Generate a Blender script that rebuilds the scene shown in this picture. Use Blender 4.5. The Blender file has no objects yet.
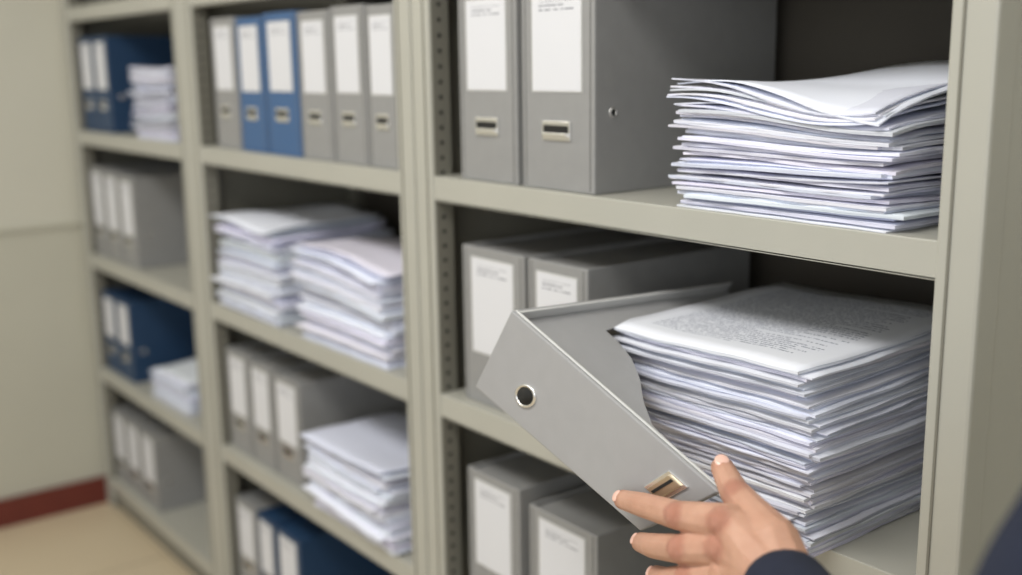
import bpy, bmesh, math, random
from mathutils import Vector, Matrix
random.seed(7)
scene=bpy.context.scene
COL=scene.collection
try:
    scene.view_settings.view_transform='Standard'
except Exception: pass

# ------------------------------------------------------------------ materials
def s2l(c):
    return tuple(((x/255)/12.92 if x/255<=0.04045 else ((x/255+0.055)/1.055)**2.4) for x in c)+(1,)
def mat(name,rgb,rough=.55,metal=0,noise=.04,nscale=30,bump=0,bscale=200,spec=.5):
    m=bpy.data.materials.new(name);m.use_nodes=True
    nt=m.node_tree;N=nt.nodes;L=nt.links;b=N['Principled BSDF']
    b.inputs['Roughness'].default_value=rough;b.inputs['Metallic'].default_value=metal
    b.inputs['Specular IOR Level'].default_value=spec
    tc=N.new('ShaderNodeTexCoord');n=N.new('ShaderNodeTexNoise');n.inputs['Scale'].default_value=nscale;n.inputs['Detail'].default_value=4
    L.new(tc.outputs['Object'],n.inputs['Vector'])
    r=N.new('ShaderNodeMixRGB');c=s2l(rgb)
    r.inputs[1].default_value=tuple(x*(1-noise*2) for x in c[:3])+(1,)
    r.inputs[2].default_value=tuple(min(1,x*(1+noise*2)) for x in c[:3])+(1,)
    L.new(n.outputs['Fac'],r.inputs[0]);L.new(r.outputs[0],b.inputs['Base Color'])
    if bump:
        n2=N.new('ShaderNodeTexNoise');n2.inputs['Scale'].default_value=bscale;L.new(tc.outputs['Object'],n2.inputs['Vector'])
        bp=N.new('ShaderNodeBump');bp.inputs['Strength'].default_value=bump;bp.inputs['Distance'].default_value=.002
        L.new(n2.outputs['Fac'],bp.inputs['Height']);L.new(bp.outputs[0],b.inputs['Normal'])
    return m
M_shelf=mat('painted_steel',(173,172,162),.40,noise=.03,nscale=6,bump=.06,bscale=700)
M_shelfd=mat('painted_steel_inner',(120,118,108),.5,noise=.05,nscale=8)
M_back_shade=mat('steel_back_shaded',(82,77,69),.7,noise=.08,nscale=5)  # back panel colour darkened to carry the shade deep in the bays
M_hole=mat('hole_dark',(30,30,28),.9)
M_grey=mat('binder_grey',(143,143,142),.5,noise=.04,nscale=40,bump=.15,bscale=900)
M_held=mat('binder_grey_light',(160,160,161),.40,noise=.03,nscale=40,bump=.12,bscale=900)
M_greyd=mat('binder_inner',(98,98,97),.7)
M_greyl=mat('binder_edge',(204,204,202),.5)
M_blue=mat('binder_blue',(62,96,138),.5,noise=.03)
M_navy=mat('binder_navy',(34,62,94),.5,noise=.03)
M_metal=mat('nickel',(240,239,236),.22,metal=.9)
M_brass=mat('brass_clip',(205,190,165),.3,metal=.8)
M_sleeve=mat('navy_cloth',(24,31,50),.9,noise=.12,nscale=60,bump=.5,bscale=400)
M_hair=mat('hair',(30,24,20),.6)
M_wall=mat('wall_paint',(200,198,184),.8,noise=.02,nscale=3)
M_wall2=mat('wall_paint_lower',(190,188,173),.8,noise=.02,nscale=3)
M_ceil=mat('ceiling_paint',(225,225,220),.9)
M_base=mat('baseboard_wood',(104,44,36),.4,noise=.08,nscale=12)

def mth_factory(N,L):
    def mth(op,a,bb=None):
        n=N.new('ShaderNodeMath');n.operation=op
        for i,x in enumerate((a,bb)):
            if x is None: continue
            if isinstance(x,(int,float)): n.inputs[i].default_value=x
            else: L.new(x,n.inputs[i])
        return n.outputs[0]
    return mth
def text_mat(name,base,rows,mx0,mx1,my0,my1,dark,dens=.5,uscale=60):
    m=bpy.data.materials.new(name);m.use_nodes=True
    nt=m.node_tree;N=nt.nodes;L=nt.links;b=N['Principled BSDF'];b.inputs['Roughness'].default_value=.6
    uv=N.new('ShaderNodeUVMap');uv.uv_map='UVMap';sp=N.new('ShaderNodeSeparateXYZ');L.new(uv.outputs[0],sp.inputs[0])
    mth=mth_factory(N,L)
    U,V=sp.outputs[0],sp.outputs[1]
    row=mth('MULTIPLY',V,rows);fr=mth('FRACT',row);fl=mth('FLOOR',row)
    inrow=mth('MULTIPLY',mth('GREATER_THAN',fr,.3),mth('LESS_THAN',fr,.68))
    cb=N.new('ShaderNodeCombineXYZ');L.new(mth('MULTIPLY',U,uscale),cb.inputs[0]);L.new(mth('MULTIPLY',fl,7.31),cb.inputs[1])
    n=N.new('ShaderNodeTexNoise');n.inputs['Scale'].default_value=1.0;n.inputs['Detail'].default_value=2;L.new(cb.outputs[0],n.inputs['Vector'])
    tx=mth('GREATER_THAN',n.outputs['Fac'],dens)
    wn=N.new('ShaderNodeTexWhiteNoise');wn.noise_dimensions='1D';L.new(fl,wn.inputs['W'])
    lim=mth('SUBTRACT',mx1,mth('MULTIPLY',mth('POWER',wn.outputs['Value'],4.0),(mx1-mx0)*.6))
    f=mth('MULTIPLY',inrow,tx)
    for x in (mth('GREATER_THAN',U,mx0),mth('LESS_THAN',U,lim),mth('GREATER_THAN',V,my0),mth('LESS_THAN',V,my1)): f=mth('MULTIPLY',f,x)
    mx=N.new('ShaderNodeMixRGB');mx.inputs[1].default_value=s2l(base);mx.inputs[2].default_value=s2l(dark);L.new(f,mx.inputs[0])
    L.new(mx.outputs[0],b.inputs['Base Color'])
    return m
M_label=text_mat('label_paper',(214,215,219),22,.14,.86,.82,.93,(140,142,150),.42,22)
M_text=text_mat('printed_page',(230,233,241),46,.10,.88,.14,.92,(142,147,164),.47,110)

def paper_mat():
    m=bpy.data.materials.new('paper_sheets');m.use_nodes=True
    nt=m.node_tree;N=nt.nodes;L=nt.links;b=N['Principled BSDF'];b.inputs['Roughness'].default_value=.7
    a=N.new('ShaderNodeVertexColor');a.layer_name='Col'
    tc=N.new('ShaderNodeTexCoord');mp=N.new('ShaderNodeMapping');mp.inputs['Scale'].default_value=(3,3,1100)
    n=N.new('ShaderNodeTexNoise');n.inputs['Scale'].default_value=1.5
    L.new(tc.outputs['Object'],mp.inputs[0]);L.new(mp.outputs[0],n.inputs['Vector'])
    g=N.new('ShaderNodeNewGeometry');sp=N.new('ShaderNodeSeparateXYZ');L.new(g.outputs['True Normal'],sp.inputs[0])
    mth=mth_factory(N,L)
    side=mth('LESS_THAN',mth('ABSOLUTE',sp.outputs[2]),.5)
    cr=N.new('ShaderNodeValToRGB');cr.color_ramp.elements[0].position=.38;cr.color_ramp.elements[0].color=(.65,.66,.71,1);cr.color_ramp.elements[1].position=.52;cr.color_ramp.elements[1].color=(1,1,1,1)
    L.new(n.outputs['Fac'],cr.inputs[0])
    mx=N.new('ShaderNodeMixRGB');mx.blend_type='MULTIPLY';L.new(side,mx.inputs[0])
    L.new(a.outputs[0],mx.inputs[1]);L.new(cr.outputs[0],mx.inputs[2]);L.new(mx.outputs[0],b.inputs['Base Color'])
    return m
M_paper=paper_mat()

def skin_mat(red=()):
    m=bpy.data.materials.new('skin');m.use_nodes=True
    nt=m.node_tree;N=nt.nodes;L=nt.links;b=N['Principled BSDF'];b.inputs['Roughness'].default_value=.5
    mth=mth_factory(N,L)
    tc=N.new('ShaderNodeTexCoord')
    n=N.new('ShaderNodeTexNoise');n.inputs['Scale'].default_value=45;n.inputs['Detail'].default_value=5;L.new(tc.outputs['Object'],n.inputs['Vector'])
    base=N.new('ShaderNodeMixRGB');base.inputs[1].default_value=s2l((184,136,112));base.inputs[2].default_value=s2l((212,168,144));L.new(n.outputs['Fac'],base.inputs[0])
    acc=None
    for p,r in red:
        d=N.new('ShaderNodeVectorMath');d.operation='DISTANCE';L.new(tc.outputs['Object'],d.inputs[0]);d.inputs[1].default_value=p
        q=N.new('ShaderNodeMapRange');q.interpolation_type='SMOOTHSTEP';q.inputs[1].default_value=r*1.9;q.inputs[2].default_value=r*.8;q.inputs[3].default_value=0;q.inputs[4].default_value=1
        L.new(d.outputs['Value'],q.inputs[0])
        acc=q.outputs[0] if acc is None else mth('MAXIMUM',acc,q.outputs[0])
    out=base.outputs[0]
    vor=N.new('ShaderNodeTexVoronoi');vor.feature='DISTANCE_TO_EDGE';vor.inputs['Scale'].default_value=330;L.new(tc.outputs['Object'],vor.inputs['Vector'])
    hgt=mth('MINIMUM',mth('MULTIPLY',vor.outputs['Distance'],6),.6)
    if acc is not None:
        rm=N.new('ShaderNodeMixRGB');rm.inputs[2].default_value=s2l((194,120,100));L.new(mth('MULTIPLY',acc,.45),rm.inputs[0]);L.new(out,rm.inputs[1]);out=rm.outputs[0]
        wv=N.new('ShaderNodeTexWave');wv.bands_direction='X';wv.inputs['Scale'].default_value=75;wv.inputs['Distortion'].default_value=3;wv.inputs['Detail'].default_value=2;wv.inputs['Detail Scale'].default_value=40
        L.new(tc.outputs['Object'],wv.inputs['Vector'])
        hgt=mth('ADD',hgt,mth('MULTIPLY',mth('MULTIPLY',wv.outputs['Fac'],acc),1.8))
    bp=N.new('ShaderNodeBump');bp.inputs['Strength'].default_value=.6;bp.inputs['Distance'].default_value=.001;L.new(hgt,bp.inputs['Height']);L.new(bp.outputs[0],b.inputs['Normal'])
    L.new(out,b.inputs['Base Color'])
    b.inputs['Subsurface Weight'].default_value=.10;b.inputs['Subsurface Radius'].default_value=(.02,.008,.004);b.inputs['Subsurface Scale'].default_value=.2
    return m
M_nail=mat('nail',(230,188,172),.22)

def floor_mat():
    m=bpy.data.materials.new('floor_tiles');m.use_nodes=True
    nt=m.node_tree;N=nt.nodes;L=nt.links;b=N['Principled BSDF'];b.inputs['Roughness'].default_value=.35
    tc=N.new('ShaderNodeTexCoord');bt=N.new('ShaderNodeTexBrick');bt.offset=0;bt.inputs['Scale'].default_value=1
    bt.inputs['Brick Width'].default_value=.6;bt.inputs['Row Height'].default_value=.6;bt.inputs['Mortar Size'].default_value=.004
    bt.inputs['Color1'].default_value=s2l((206,190,162));bt.inputs['Color2'].default_value=s2l((200,184,156));bt.inputs['Mortar'].default_value=s2l((165,150,125))
    L.new(tc.outputs['Object'],bt.inputs['Vector']);L.new(bt.outputs[0],b.inputs['Base Color'])
    return m
M_floor=floor_mat()

# ------------------------------------------------------------------ builder
class MB:
    def __init__(s,name,mats):
        s.name=name;s.mats=mats;s.bm=bmesh.new();s.uv=s.bm.loops.layers.uv.new('UVMap')
    def idx(s,m): 
        if m not in s.mats: s.mats.append(m)
        return s.mats.index(m)
    def merge(s,t,m,fn=None,smooth=False):
        mi=s.idx(m);vm={}
        for v in t.verts: vm[v]=s.bm.verts.new(fn(v.co) if fn else v.co)
        for f in t.faces:
            try: nf=s.bm.faces.new([vm[v] for v in f.verts])
            except ValueError: continue
            nf.material_index=mi;nf.smooth=smooth
        t.free()
    def box(s,x0,x1,y0,y1,z0,z1,m,bev=0,fn=None):
        t=bmesh.new();bmesh.ops.create_cube(t,size=1)
        for v in t.verts: v.co=Vector(((x0+x1)/2+v.co.x*(x1-x0),(y0+y1)/2+v.co.y*(y1-y0),(z0+z1)/2+v.co.z*(z1-z0)))
        if bev: bmesh.ops.bevel(t,geom=t.edges[:],offset=bev,segments=2,profile=.5,affect='EDGES')
        s.merge(t,m,fn)
    def cyl(s,c,axis,r,h,m,seg=24,r2=None,fn=None):
        t=bmesh.new();bmesh.ops.create_cone(t,cap_ends=True,segments=seg,radius1=r,radius2=r if r2 is None else r2,depth=h)
        R={'x':Matrix.Rotation(math.pi/2,3,'Y'),'y':Matrix.Rotation(math.pi/2,3,'X'),'z':Matrix.Identity(3)}[axis]
        for v in t.verts: v.co=R@v.co+Vector(c)
        s.merge(t,m,fn,True)
    def torus(s,c,axis,R,r,m,fn=None,seg=28,k=8):
        t=bmesh.new();vs=[]
        for i in range(seg):
            a=2*math.pi*i/seg;row=[]
            for j in range(k):
                b=2*math.pi*j/k;q=(R+r*math.cos(b));p=(q*math.cos(a),r*math.sin(b),q*math.sin(a))
                if axis=='x': p=(p[1],p[0],p[2])
                row.append(t.verts.new(Vector(p)+Vector(c)))
            vs.append(row)
        for i in range(seg):
            for j in range(k): t.faces.new((vs[i][j],vs[(i+1)%seg][j],vs[(i+1)%seg][(j+1)%k],vs[i][(j+1)%k]))
        s.merge(t,m,fn,True)
    def quad(s,pts,m,fn=None):
        vs=[s.bm.verts.new(fn(Vector(p)) if fn else p) for p in pts];f=s.bm.faces.new(vs);f.material_index=s.idx(m)
        for l,uv in zip(f.loops,((0,0),(1,0),(1,1),(0,1))): l[s.uv].uv=uv
    def done(s,origin=None):
        bmesh.ops.recalc_face_normals(s.bm,faces=[f for f in s.bm.faces if len(f.verts)>2])
        me=bpy.data.meshes.new(s.name)
        if origin is not None:
            for v in s.bm.verts: v.co-=Vector(origin)
        s.bm.to_mesh(me);s.bm.free()
        for m in s.mats: me.materials.append(m)
        o=bpy.data.objects.new(s.name,me);COL.objects.link(o)
        if origin is not None:o.location=origin
        return o

# ------------------------------------------------------------------ room
FZ=-1.20; CZ=1.55; YB=.50; XL=-2.93
def room(name,x0,x1,y0,y1,z0,z1,m):
    b=MB(name,[m]);b.box(x0,x1,y0,y1,z0,z1,m);return b.done()
room('floor',XL-.1,2.6,-3.6,YB+.1,FZ-.1,FZ,M_floor)
room('ceiling',XL-.1,2.6,-3.6,YB+.1,CZ,CZ+.1,M_ceil)
b=MB('wall_left',[M_wall,M_wall2]);b.box(XL-.1,XL,-3.6,YB,-.262,CZ,M_wall);b.box(XL-.1,XL-.002,-3.6,YB,FZ,-.262,M_wall2);b.done()
room('wall_back',XL-.1,2.6,YB,YB+.1,FZ,CZ,M_wall)
room('trim_1',XL,XL+.008,-3.6,YB,-.275,-.262,M_wall2)
room('baseboard_left',XL,XL+.015,-3.6,YB,FZ,FZ+.09,M_base)

# ------------------------------------------------------------------ shelving
ZS=[.743,.363,0,-.38,-.748,-1.121]
DEP=.45
def unit(xa,xb,wa,wb):
    b=MB('steel_shelving_unit',[M_shelf,M_shelfd,M_back_shade,M_hole])
    for (p0,p1,side) in ((xa,xa+wa,0),(xb-wb,xb,1)):
        b.box(p0,p1,-.004,.038,FZ,.9,M_shelf,.004)
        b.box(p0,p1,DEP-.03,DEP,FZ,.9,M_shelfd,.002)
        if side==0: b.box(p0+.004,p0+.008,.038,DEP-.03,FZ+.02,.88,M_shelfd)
        else: b.box(p1-.005,p1-.001,.03,DEP-.02,FZ+.02,.88,M_shelf)
        gx=p0+.3*(p1-p0) if side else p0+.72*(p1-p0)
        b.box(gx-.0015,gx+.0015,-.0055,-.003,FZ+.01,.89,M_shelfd)
        xin=p1+.0003 if side==0 else p0-.0003
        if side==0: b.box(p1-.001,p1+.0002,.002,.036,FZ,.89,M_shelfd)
        z=-1.15
        while z<.85:
            b.cyl((xin,.017,z),'x',.0036,.001,M_hole,10)
            z+=.025
    for z in ZS:
        x0=xa+wa-.002;x1=xb-wb+.002
        b.box(x0,x1,0,.004,z-.022,z+.02,M_shelf,.0015)
        b.box(x0,x1,.0,.018,z-.022,z-.018,M_shelf,.001)
        b.box(x0-.0,x1+.0,.003,DEP-.01,z+.0165,z+.0199,M_shelf)
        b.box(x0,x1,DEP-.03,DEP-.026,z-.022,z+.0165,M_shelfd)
    b.box(xa+.01,xb-.01,DEP-.012,DEP-.008,FZ+.03,.88,M_back_shade)
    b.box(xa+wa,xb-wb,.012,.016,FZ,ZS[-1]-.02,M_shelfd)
    return b.done()
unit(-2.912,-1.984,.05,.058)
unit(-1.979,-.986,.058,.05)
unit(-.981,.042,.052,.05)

# ------------------------------------------------------------------ binders
def binder(x0,x1,y,z,h,m,d=.27,label=True,holder=True,l0=.46):
    b=MB('box_file_binder',[m,M_greyd,M_label,M_metal,M_hole,M_greyl])
    w=x1-x0-.003;x1=x0+w;cx=(x0+x1)/2
    t=.0045
    b.box(x0,x1,y,y+.006,z,z+h,m,.002)
    b.box(x0,x0+t,y+.003,y+d,z,z+h,m,.0015)
    b.box(x1-t,x1,y+.003,y+d,z,z+h,m,.0015)
    b.box(x0+t,x1-t,y+d-.006,y+d,z,z+h-.006,m)
    b.box(x0+t,x1-t,y+.005,y+d-.006,z+.002,z+h-.010,M_greyd)
    b.box(x0+t,x1-t,y+.012,y+d-.02,z+h-.011,z+h-.007,m,.001)
    for xs in (x0+.009,x1-.009): b.box(xs-.0007,xs+.0007,y-.0006,y+.001,z+.004,z+h-.004,M_greyd)
    if label:
        lx0=x0+.17*w;lx1=x1-.17*w;lz0=z+h*l0;lz1=z+h*.93
        b.box(lx0-.002,lx1+.002,y-.0012,y+.001,lz0-.002,lz1+.002,M_greyl)
        b.quad(((lx0,y-.0016,lz0),(lx1,y-.0016,lz0),(lx1,y-.0016,lz1),(lx0,y-.0016,lz1)),M_label)
    if holder:
        hz=z+h*.29;hw=w*.17;hh=.014
        b.box(cx-hw-.004,cx+hw+.004,y-.003,y,hz-hh,hz+hh,M_metal,.001)
        b.box(cx-hw,cx+hw,y-.0035,y-.0025,hz-hh*.25,hz+hh*.55,M_hole)
        b.box(cx-hw,cx+hw,y-.0065,y-.003,hz-hh*.6,hz-hh*.2,M_metal,.001)
    b.torus((x1+.0002,y+.035,z+h*.38),'x',.006,.0015,M_metal)
    b.cyl((x1+.0003,y+.035,z+h*.38),'x',.005,.0012,M_hole,12)
    return b.done(((x0+x1)/2,y,z))
S=[z+.0202 for z in ZS]
binder(-.864,-.712,.010,S[2],.300,M_grey,.36,l0=.48);binder(-.702,-.538,.010,S[2],.300,M_grey,.385,l0=.48)
binder(-.884,-.715,.022,S[3],.268,M_grey,.34,holder=False,l0=.34);binder(-.708,-.566,.022,S[3],.268,M_grey,.36,holder=False,l0=.4)
binder(-.884,-.735,.022,S[4],.243,M_grey,.30,holder=False,l0=.3);binder(-.712,-.545,.022,S[4],.228,M_grey,.30,holder=False,l0=.3)
e=[-1.852,-1.716,-1.580,-1.425,-1.289,-1.160,-1.048]
for i,m in enumerate((M_grey,M_blue,M_blue,M_grey,M_grey,M_grey)): binder(e[i],e[i+1]-.004,.014,S[2],.292-.004*(i%2),m)
e=[-1.905,-1.775,-1.648,-1.510]
for i in range(3): binder(e[i],e[i+1]-.004,.02,S[4],.255-.004*i,M_grey,.29,l0=.38)
e=[-1.91,-1.785,-1.68,-1.55]
for i,m in enumerate((M_grey,M_navy,M_navy)): binder(e[i],e[i+1]-.004,.02,S[5],.235,m,.29,l0=.38)
e=[-2.855,-2.725,-2.600]
for i in range(2): binder(e[i],e[i+1]-.004,.02,S[2],.275,M_navy,.3);binder(e[i],e[i+1]-.004,.02,S[4],.25,M_navy,.3)
e=[-2.86,-2.735,-2.605,-2.475]
for i in range(3): binder(e[i],e[i+1]-.004,.02,S[3],.27-.004*i,M_grey,.3,l0=.36);binder(e[i],e[i+1]-.004,.02,S[5],.235,M_grey,.3,l0=.36)

# ------------------------------------------------------------------ paper stacks
def stack(x0,x1,y0,y1,z0,z1,n,jit=.006,wave=.004,seed=1,top=None,bias=(0,0,0,0),drift=(0,0),walk=.0016,ruffle=0):
    rnd=random.Random(seed)
    bm=bmesh.new();uvl=bm.loops.layers.uv.new('UVMap');col=bm.loops.layers.color.new('Col')
    NX,NY=16,10;H=(z1-z0)/n
    cx,cy=(x0+x1)/2,(y0+y1)/2
    ph=[rnd.uniform(0,6.28) for _ in range(6)]
    cor=[0,0,0,0];gx=gy=0
    for k in range(n):
        f=k/(n-1)
        cor=[max(-.012,min(.012,(q+rnd.gauss(0,walk))*.96)) for q in cor]
        gx=(gx+rnd.gauss(0,jit*.35))*.85;gy=(gy+rnd.gauss(0,jit*.3))*.85
        th=H*rnd.choice((.45,.7,.85,.95,1.0))
        if ruffle and f>.80: th=min(th,.0022)
        out=rnd.random()<.2
        W=(x1-x0)*rnd.uniform(.965,1.0);D=(y1-y0)*rnd.uniform(.96,1.0)
        ox=cx+gx+rnd.gauss(0,jit*.3)+drift[0]*f;oy=cy+gy+rnd.gauss(0,jit*.3)+drift[1]*f;a=rnd.gauss(0,.012)
        if out: oy-=rnd.uniform(.2,1)*jit;ox+=rnd.uniform(-1,.6)*jit;a+=rnd.uniform(-.03,.03)
        if ruffle and f>.80: a+=rnd.uniform(-.04,.02)
        zb=z0+k*H
        shade=rnd.uniform(.84,.95);c=(shade*rnd.uniform(.95,.98),shade*rnd.uniform(.965,.985),min(1,shade*rnd.uniform(1.01,1.055)),1)
        amp=wave*(.25+.75*f)
        px,py=rnd.uniform(-.5,.5),rnd.uniform(-.5,.5);cu=rnd.uniform(-.5,.8)*amp*.7
        bw=max(0,(f-.5)/.5)**1.8
        rf=ruffle*max(0,(f-.72)/.28);r1,r2_,r3=[rnd.uniform(-1,1) for _ in range(3)]
        g=[]
        for side in (0,1):
            rows=[]
            for i in range(NX+1):
                r=[]
                for j in range(NY+1):
                    u=i/NX*2-1;v=j/NY*2-1;s_=i/NX;t_=j/NY
                    bl=lambda q:(q[0]*(1-s_)+q[1]*s_)*(1-t_)+(q[2]*(1-s_)+q[3]*s_)*t_
                    wv=amp*(math.sin(3*u+ph[0]+px)*.3+math.sin(4.2*v+ph[1]+py)*.22)+cu*(abs(u)**3*.6+abs(v)**3*.4*math.sin(ph[2]+2*u))
                    if rf: wv+=rf*(max(0,-v)**2*math.sin(2.6*u+r1*.9+ph[3])*.7+max(0,v)**2*math.sin(2.2*u+1.2+r2_*.5)*.8+max(0,-u)**4*r3*.45+max(0,u)**4*r1*.35)
                    zz=zb+side*th+wv*min(1,f*2.5+.15)+bl(cor)*min(1,f*6)+bl(bias)*bw
                    lx=u*W/2+(0.0012*math.sin(9*v+k)); ly=v*D/2+.0014*math.sin(11*u+k*1.7)
                    r.append(bm.verts.new((ox+lx*math.cos(a)-ly*math.sin(a),oy+lx*math.sin(a)+ly*math.cos(a),max(z0+side*th*.9,zz))))
                rows.append(r)
            g.append(rows)
        def face(vs,uvs=None,mi=0):
            fc=bm.faces.new(vs);fc.material_index=mi
            for n_,l in enumerate(fc.loops):
                l[col]=c
                if uvs:l[uvl].uv=uvs[n_]
            return fc
        istop=(k==n-1)
        for i in range(NX):
            for j in range(NY):
                A=g[1];ff=face((A[i][j],A[i+1][j],A[i+1][j+1],A[i][j+1]),[(i/NX,j/NY),((i+1)/NX,j/NY),((i+1)/NX,(j+1)/NY),(i/NX,(j+1)/NY)],1 if istop and top else 0)
                ff.smooth=True
                A=g[0];face((A[i][j],A[i][j+1],A[i+1][j+1],A[i+1][j])).smooth=True
        for i in range(NX):
            face((g[0][i][0],g[0][i+1][0],g[1][i+1][0],g[1][i][0]));face((g[0][i+1][NY],g[0][i][NY],g[1][i][NY],g[1][i+1][NY]))
        for j in range(NY):
            face((g[0][0][j+1],g[0][0][j],g[1][0][j],g[1][0][j+1]));face((g[0][NX][j],g[0][NX][j+1],g[1][NX][j+1],g[1][NX][j]))
    me=bpy.data.meshes.new('paper_stack');bm.to_mesh(me);bm.free()
    me.materials.append(M_paper);me.materials.append(M_text)
    o=bpy.data.objects.new('paper_stack',me);COL.objects.link(o);return o
stack(-.380,-.066,.004,.245,S[2],.171,38,.012,.007,11,bias=(.006,-.022,.006,.024),walk=.0026,ruffle=.014)
stack(-.432,-.115,-.046,.33,S[3],-.142,58,.009,.005,2,top=True,drift=(-.0,-.014),bias=(.0,.0,.018,.016),walk=.0016)
stack(-1.885,-1.565,.012,.30,S[3],-.138,34,.016,.009,3,walk=.003,ruffle=.006)
stack(-1.475,-1.115,.008,.28,S[3],-.158,30,.016,.009,4,walk=.003,ruffle=.006)
stack(-1.425,-1.10,-.012,.24,S[4],-.56,28,.014,.009,5,walk=.003,ruffle=.006)
stack(-2.40,-2.12,.012,.28,S[2],.200,24,.010,.008,6,walk=.0025)
stack(-2.47,-2.19,.03,.28,S[4],-.64,14,.010,.006,7,walk=.002)

# ------------------------------------------------------------------ held binder
TR=Vector((-.465,-.2,-.101));TL=Vector((-.547,-.2,-.220));BR=Vector((-.117,-.2,-.235));BL=Vector((-.232,-.2,-.318))
Dv=Vector((-.045,1,-.055)).normalized();LL=.36;WW=.143
def hm(p):
    s=p.x/LL;t=p.z/WW
    q=TR*(1-s)*(1-t)+BR*s*(1-t)+TL*(1-s)*t+BL*s*t
    return q+Dv*p.y
b=MB('open_box_file_binder',[M_held,M_greyd,M_greyl,M_metal,M_hole,M_brass])
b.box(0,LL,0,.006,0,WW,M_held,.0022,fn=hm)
def cover(t0,t1,m,k=1.0):
    tb=bmesh.new();P=[(.002,.004),(.002,.435*k),(.016,.43*k),(.032,.34*k),(.042,.20*k),(.056,.125),(.085,.122),(.12,.112),(.16,.088),(.20,.055),(.24,.030),(LL-.002,.018),(LL-.002,.004)]
    A=[tb.verts.new((s,d,t0)) for s,d in P];B=[tb.verts.new((s,d,t1)) for s,d in P];n=len(P)
    tb.faces.new(A);tb.faces.new(B[::-1])
    for i in range(n): tb.faces.new((A[i],B[i],B[(i+1)%n],A[(i+1)%n]))
    b.merge(tb,m,hm)
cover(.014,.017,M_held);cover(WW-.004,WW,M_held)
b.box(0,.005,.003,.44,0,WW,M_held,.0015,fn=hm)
b.box(LL-.005,LL,.003,.02,0,WW,M_held,.0015,fn=hm)
b.box(.001,LL-.001,.0055,.0095,-.0012,.015,M_greyl,.0015,fn=hm)
b.box(.004,.008,.006,.43,-.0005,.015,M_greyl,.001,fn=hm)
b.torus((.090,-.0005,.094),'y',.0170,.0026,M_metal,fn=hm)
b.cyl((.090,-.0006,.094),'y',.0157,.002,M_hole,28,fn=hm)
b.box(.308,.338,-.002,.001,.026,.076,M_metal,.001,fn=hm)
b.box(.313,.333,-.0045,-.0015,.030,.072,M_brass,.001,fn=hm)
b.box(.319,.323,-.0055,-.003,.032,.070,M_hole,fn=hm)
b.done()

# ------------------------------------------------------------------ person
def blob(name,chains,m,vox,sm=8,extra=None):
    bm=bmesh.new()
    for ch in chains:
        for (p,r),(q,s) in zip(ch[:-1],ch[1:]):
            p=Vector(p);q=Vector(q);d=q-p;L=d.length
            steps=max(1,int(L/(min(r,s)*.22)))
            for i in range(steps+1):
                f=i/steps;c=p.lerp(q,f);rr=r+(s-r)*f
                t=bmesh.ops.create_icosphere(bm,subdivisions=2,radius=rr)
                for v in t['verts']: v.co+=c
    me=bpy.data.meshes.new(name);bm.to_mesh(me);bm.free();me.materials.append(m)
    o=bpy.data.objects.new(name,me);COL.objects.link(o)
    md=o.modifiers.new('r','REMESH');md.mode='VOXEL';md.voxel_size=vox;md.use_smooth_shade=True
    md=o.modifiers.new('s','SMOOTH');md.iterations=sm;md.factor=.5
    return o
V=Vector
idx=[(V((-.067,-.242,-.240)),.0195),(V((-.128,-.246,-.252)),.0158),(V((-.197,-.230,-.267)),.0140),(V((-.244,-.215,-.280)),.0116)]
mid=[(V((-.065,-.246,-.265)),.0195),(V((-.116,-.254,-.282)),.0158),(V((-.176,-.234,-.306)),.0140),(V((-.216,-.214,-.322)),.0116)]
rng=[(V((-.059,-.248,-.290)),.019),(V((-.108,-.252,-.311)),.0150),(V((-.157,-.232,-.338)),.0132),(V((-.192,-.214,-.352)),.0110)]
pnk=[(V((-.050,-.250,-.310)),.017),(V((-.092,-.242,-.337)),.0130),(V((-.127,-.230,-.364)),.0117),(V((-.158,-.218,-.380)),.0097)]
thb=[(V((-.016,-.235,-.244)),.0250),(V((-.058,-.217,-.235)),.0188),(V((-.094,-.203,-.227)),.0158),(V((-.121,-.191,-.212)),.0126)]
P0=V((-.015,-.250,-.262));W0=V((.030,-.262,-.278));CU=V((.022,-.263,-.275));EL=V((.298,-.45,-.251))
palm=[[(W0,.030),(P0,.030),(q[0][0],.0190)] for q in (idx,mid,rng,pnk)]
palm.append([(idx[0][0],.0178),(mid[0][0],.0178),(rng[0][0],.0178),(pnk[0][0],.0165)])
palm.append([(V((-.03,-.24,-.25)),.023),(idx[0][0],.0178)])
palm.append([(W0,.030),(thb[0][0],.0250)])
def bump(p,r,o=(0,-.0035,.0012)): q=p+V(o);return [(q,r*.92),(q+V((.0005,0,0)),r*.92)]
kn=[bump(q[1][0],q[1][1]) for q in (idx,mid,rng,pnk)]+[bump(q[0][0],q[0][1],(0,-.005,.002)) for q in (idx,mid,rng)]+[bump(thb[2][0],thb[2][1],(.002,-.002,.002))]
red=[(tuple(q[1][0]+V((0,-.012,.006))),.010) for q in (idx,mid,rng)]+[(tuple(q[3][0]),.009) for q in (idx,mid,rng,thb)]+[(tuple(q[0][0]+V((0,-.016,.006))),.011) for q in (idx,mid)]+[(tuple(thb[2][0]+V((.008,-.008,.006))),.009)]
M_skin=skin_mat(red)
hand=blob('hand',[idx,mid,rng,pnk,thb,[(W0,.029),(W0.lerp(EL,.2),.029)]]+palm+kn,M_skin,.0015,4)
SH=V((.366,-.36,-.016));SH2=V((.72,-.24,-.03));UA=V((.327,-.40,-.106))
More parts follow.
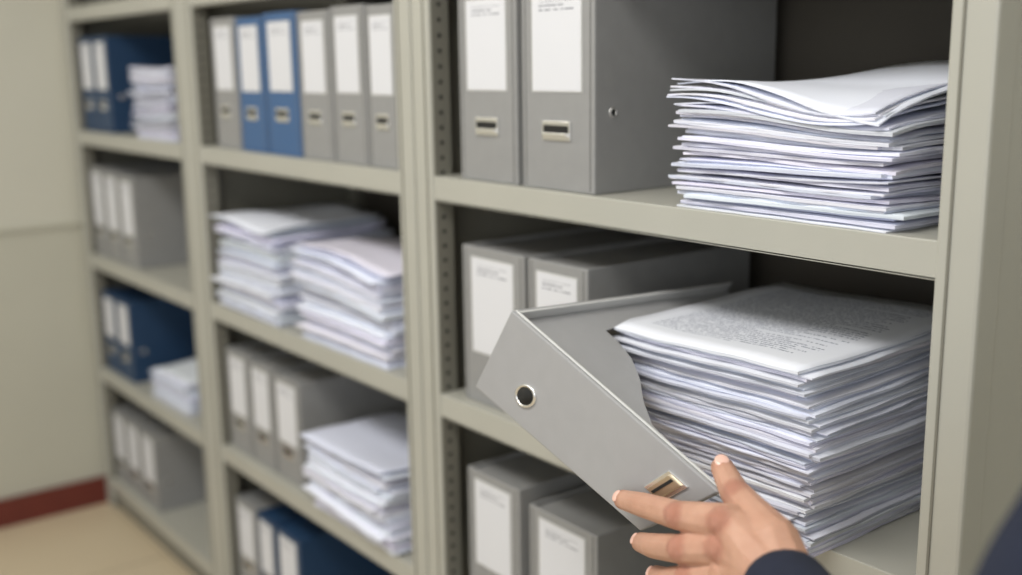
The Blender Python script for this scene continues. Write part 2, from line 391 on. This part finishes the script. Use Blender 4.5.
ch=[[(CU,.0445),(CU.lerp(EL,.3),.045),(EL,.047),(UA,.052),(SH,.062)],
    [(SH,.065),((SH+SH2)/2+V((0,0,.02)),.10),(SH2,.07)],
    [((SH+SH2)/2+V((-.04,0,-.05)),.11),((SH+SH2)/2+V((-.03,0,-.45)),.11)],
    [((SH+SH2)/2+V((.06,0.02,-.05)),.11),((SH+SH2)/2+V((.05,.02,-.45)),.11)],
    [((SH+SH2)/2+V((-.07,0,-.5)),.09),((SH+SH2)/2+V((-.09,.02,-.85)),.065),((SH+SH2)/2+V((-.09,-.03,-1.08)),.05)],
    [((SH+SH2)/2+V((.07,0.02,-.5)),.09),((SH+SH2)/2+V((.09,.04,-.85)),.065),((SH+SH2)/2+V((.09,-.0,-1.08)),.05)],
    [(SH2,.06),(SH2+V((.06,.02,-.28)),.048),(SH2+V((.05,.1,-.5)),.036)]]
clothes=blob('clothes',ch,M_sleeve,.007,4)
C0=(SH+SH2)/2
M_skin2=skin_mat()
head=blob('head',[[(C0+V((0,0,.08)),.05),(C0+V((0,.03,.2)),.055)],[(C0+V((-.0,.04,.22)),.075),(C0+V((0,.02,.29)),.088)],[(C0+V((-.0,.10,.235)),.012),(C0+V((0,.105,.22)),.014)]],M_skin2,.005,3)
hair=blob('hair',[[(C0+V((0,-.015,.25)),.092),(C0+V((0,.005,.315)),.088)]],M_hair,.006,3)
person=bpy.data.objects.new('person',None);COL.objects.link(person)
def nail(tip,prev,n,r,nm):
    ax=(tip-prev).normalized();n=(n-ax*n.dot(ax)).normalized();sd=ax.cross(n)
    bm=bmesh.new();t=bmesh.ops.create_uvsphere(bm,u_segments=16,v_segments=10,radius=1)
    for v in t['verts']:
        c=v.co.copy();v.co=tip+ax*(r*.1+c.x*r*.72)+sd*(c.y*r*.62)+n*(r*.80+c.z*r*.20)
    for f in bm.faces:f.smooth=True
    me=bpy.data.meshes.new(nm);bm.to_mesh(me);bm.free();me.materials.append(M_nail)
    o=bpy.data.objects.new(nm,me);COL.objects.link(o);return o
up=V((.25,-.75,.6)).normalized()
nl=[nail(q[3][0],q[2][0],up,q[3][1],'nail_%d'%i) for i,q in enumerate((idx,mid,rng,pnk))]
nl.append(nail(thb[3][0],thb[2][0],V((.75,-.55,.5)),thb[3][1],'nail_thumb'))
for o in [hand,clothes,head,hair]+nl: o.parent=person

# ------------------------------------------------------------------ lights
def area(name,loc,rot,sx,sy,p,col=(1,1,1)):
    l=bpy.data.lights.new(name,'AREA');l.shape='RECTANGLE';l.size=sx;l.size_y=sy;l.energy=p;l.color=col
    o=bpy.data.objects.new(name,l);o.location=loc;o.rotation_euler=rot;COL.objects.link(o);return o
area('ceiling_light_panel',(-.2,-1.3,1.5),(math.radians(12),0,0),1.6,.7,44,(1,.985,.955))
area('ceiling_light_panel.001',(-2.0,-1.5,1.5),(math.radians(12),0,0),1.6,.7,25,(1,.975,.94))
area('front_area_light',(1.6,-3.3,.5),(math.radians(80),0,math.radians(25)),2.2,1.6,28,(.95,.98,1))  # unseen cool area lamp behind the camera; no window is modelled
w=bpy.data.worlds.new('World');scene.world=w;w.use_nodes=True
w.node_tree.nodes['Background'].inputs[0].default_value=(.96,.98,1,1);w.node_tree.nodes['Background'].inputs[1].default_value=.55

# ------------------------------------------------------------------ camera
yaw,pi_,ro=math.radians(52.28),math.radians(11.63),math.radians(-.84)
f=Vector((-math.sin(yaw)*math.cos(pi_),math.cos(yaw)*math.cos(pi_),-math.sin(pi_)))
r=Vector((math.cos(yaw),math.sin(yaw),0));u=r.cross(f)
r2=r*math.cos(ro)+u*math.sin(ro);u2=-r*math.sin(ro)+u*math.cos(ro)
cd=bpy.data.cameras.new('camera');cam=bpy.data.objects.new('camera',cd);COL.objects.link(cam)
Mx=Matrix((r2,u2,-f)).transposed().to_4x4();Mx.translation=Vector((.598,-1.022,.205));cam.matrix_world=Mx
cd.sensor_width=36;cd.lens=1093.7/1022*36;cd.clip_start=.02
cd.dof.use_dof=True;cd.dof.focus_distance=1.25;cd.dof.aperture_fstop=1.9
scene.camera=cam
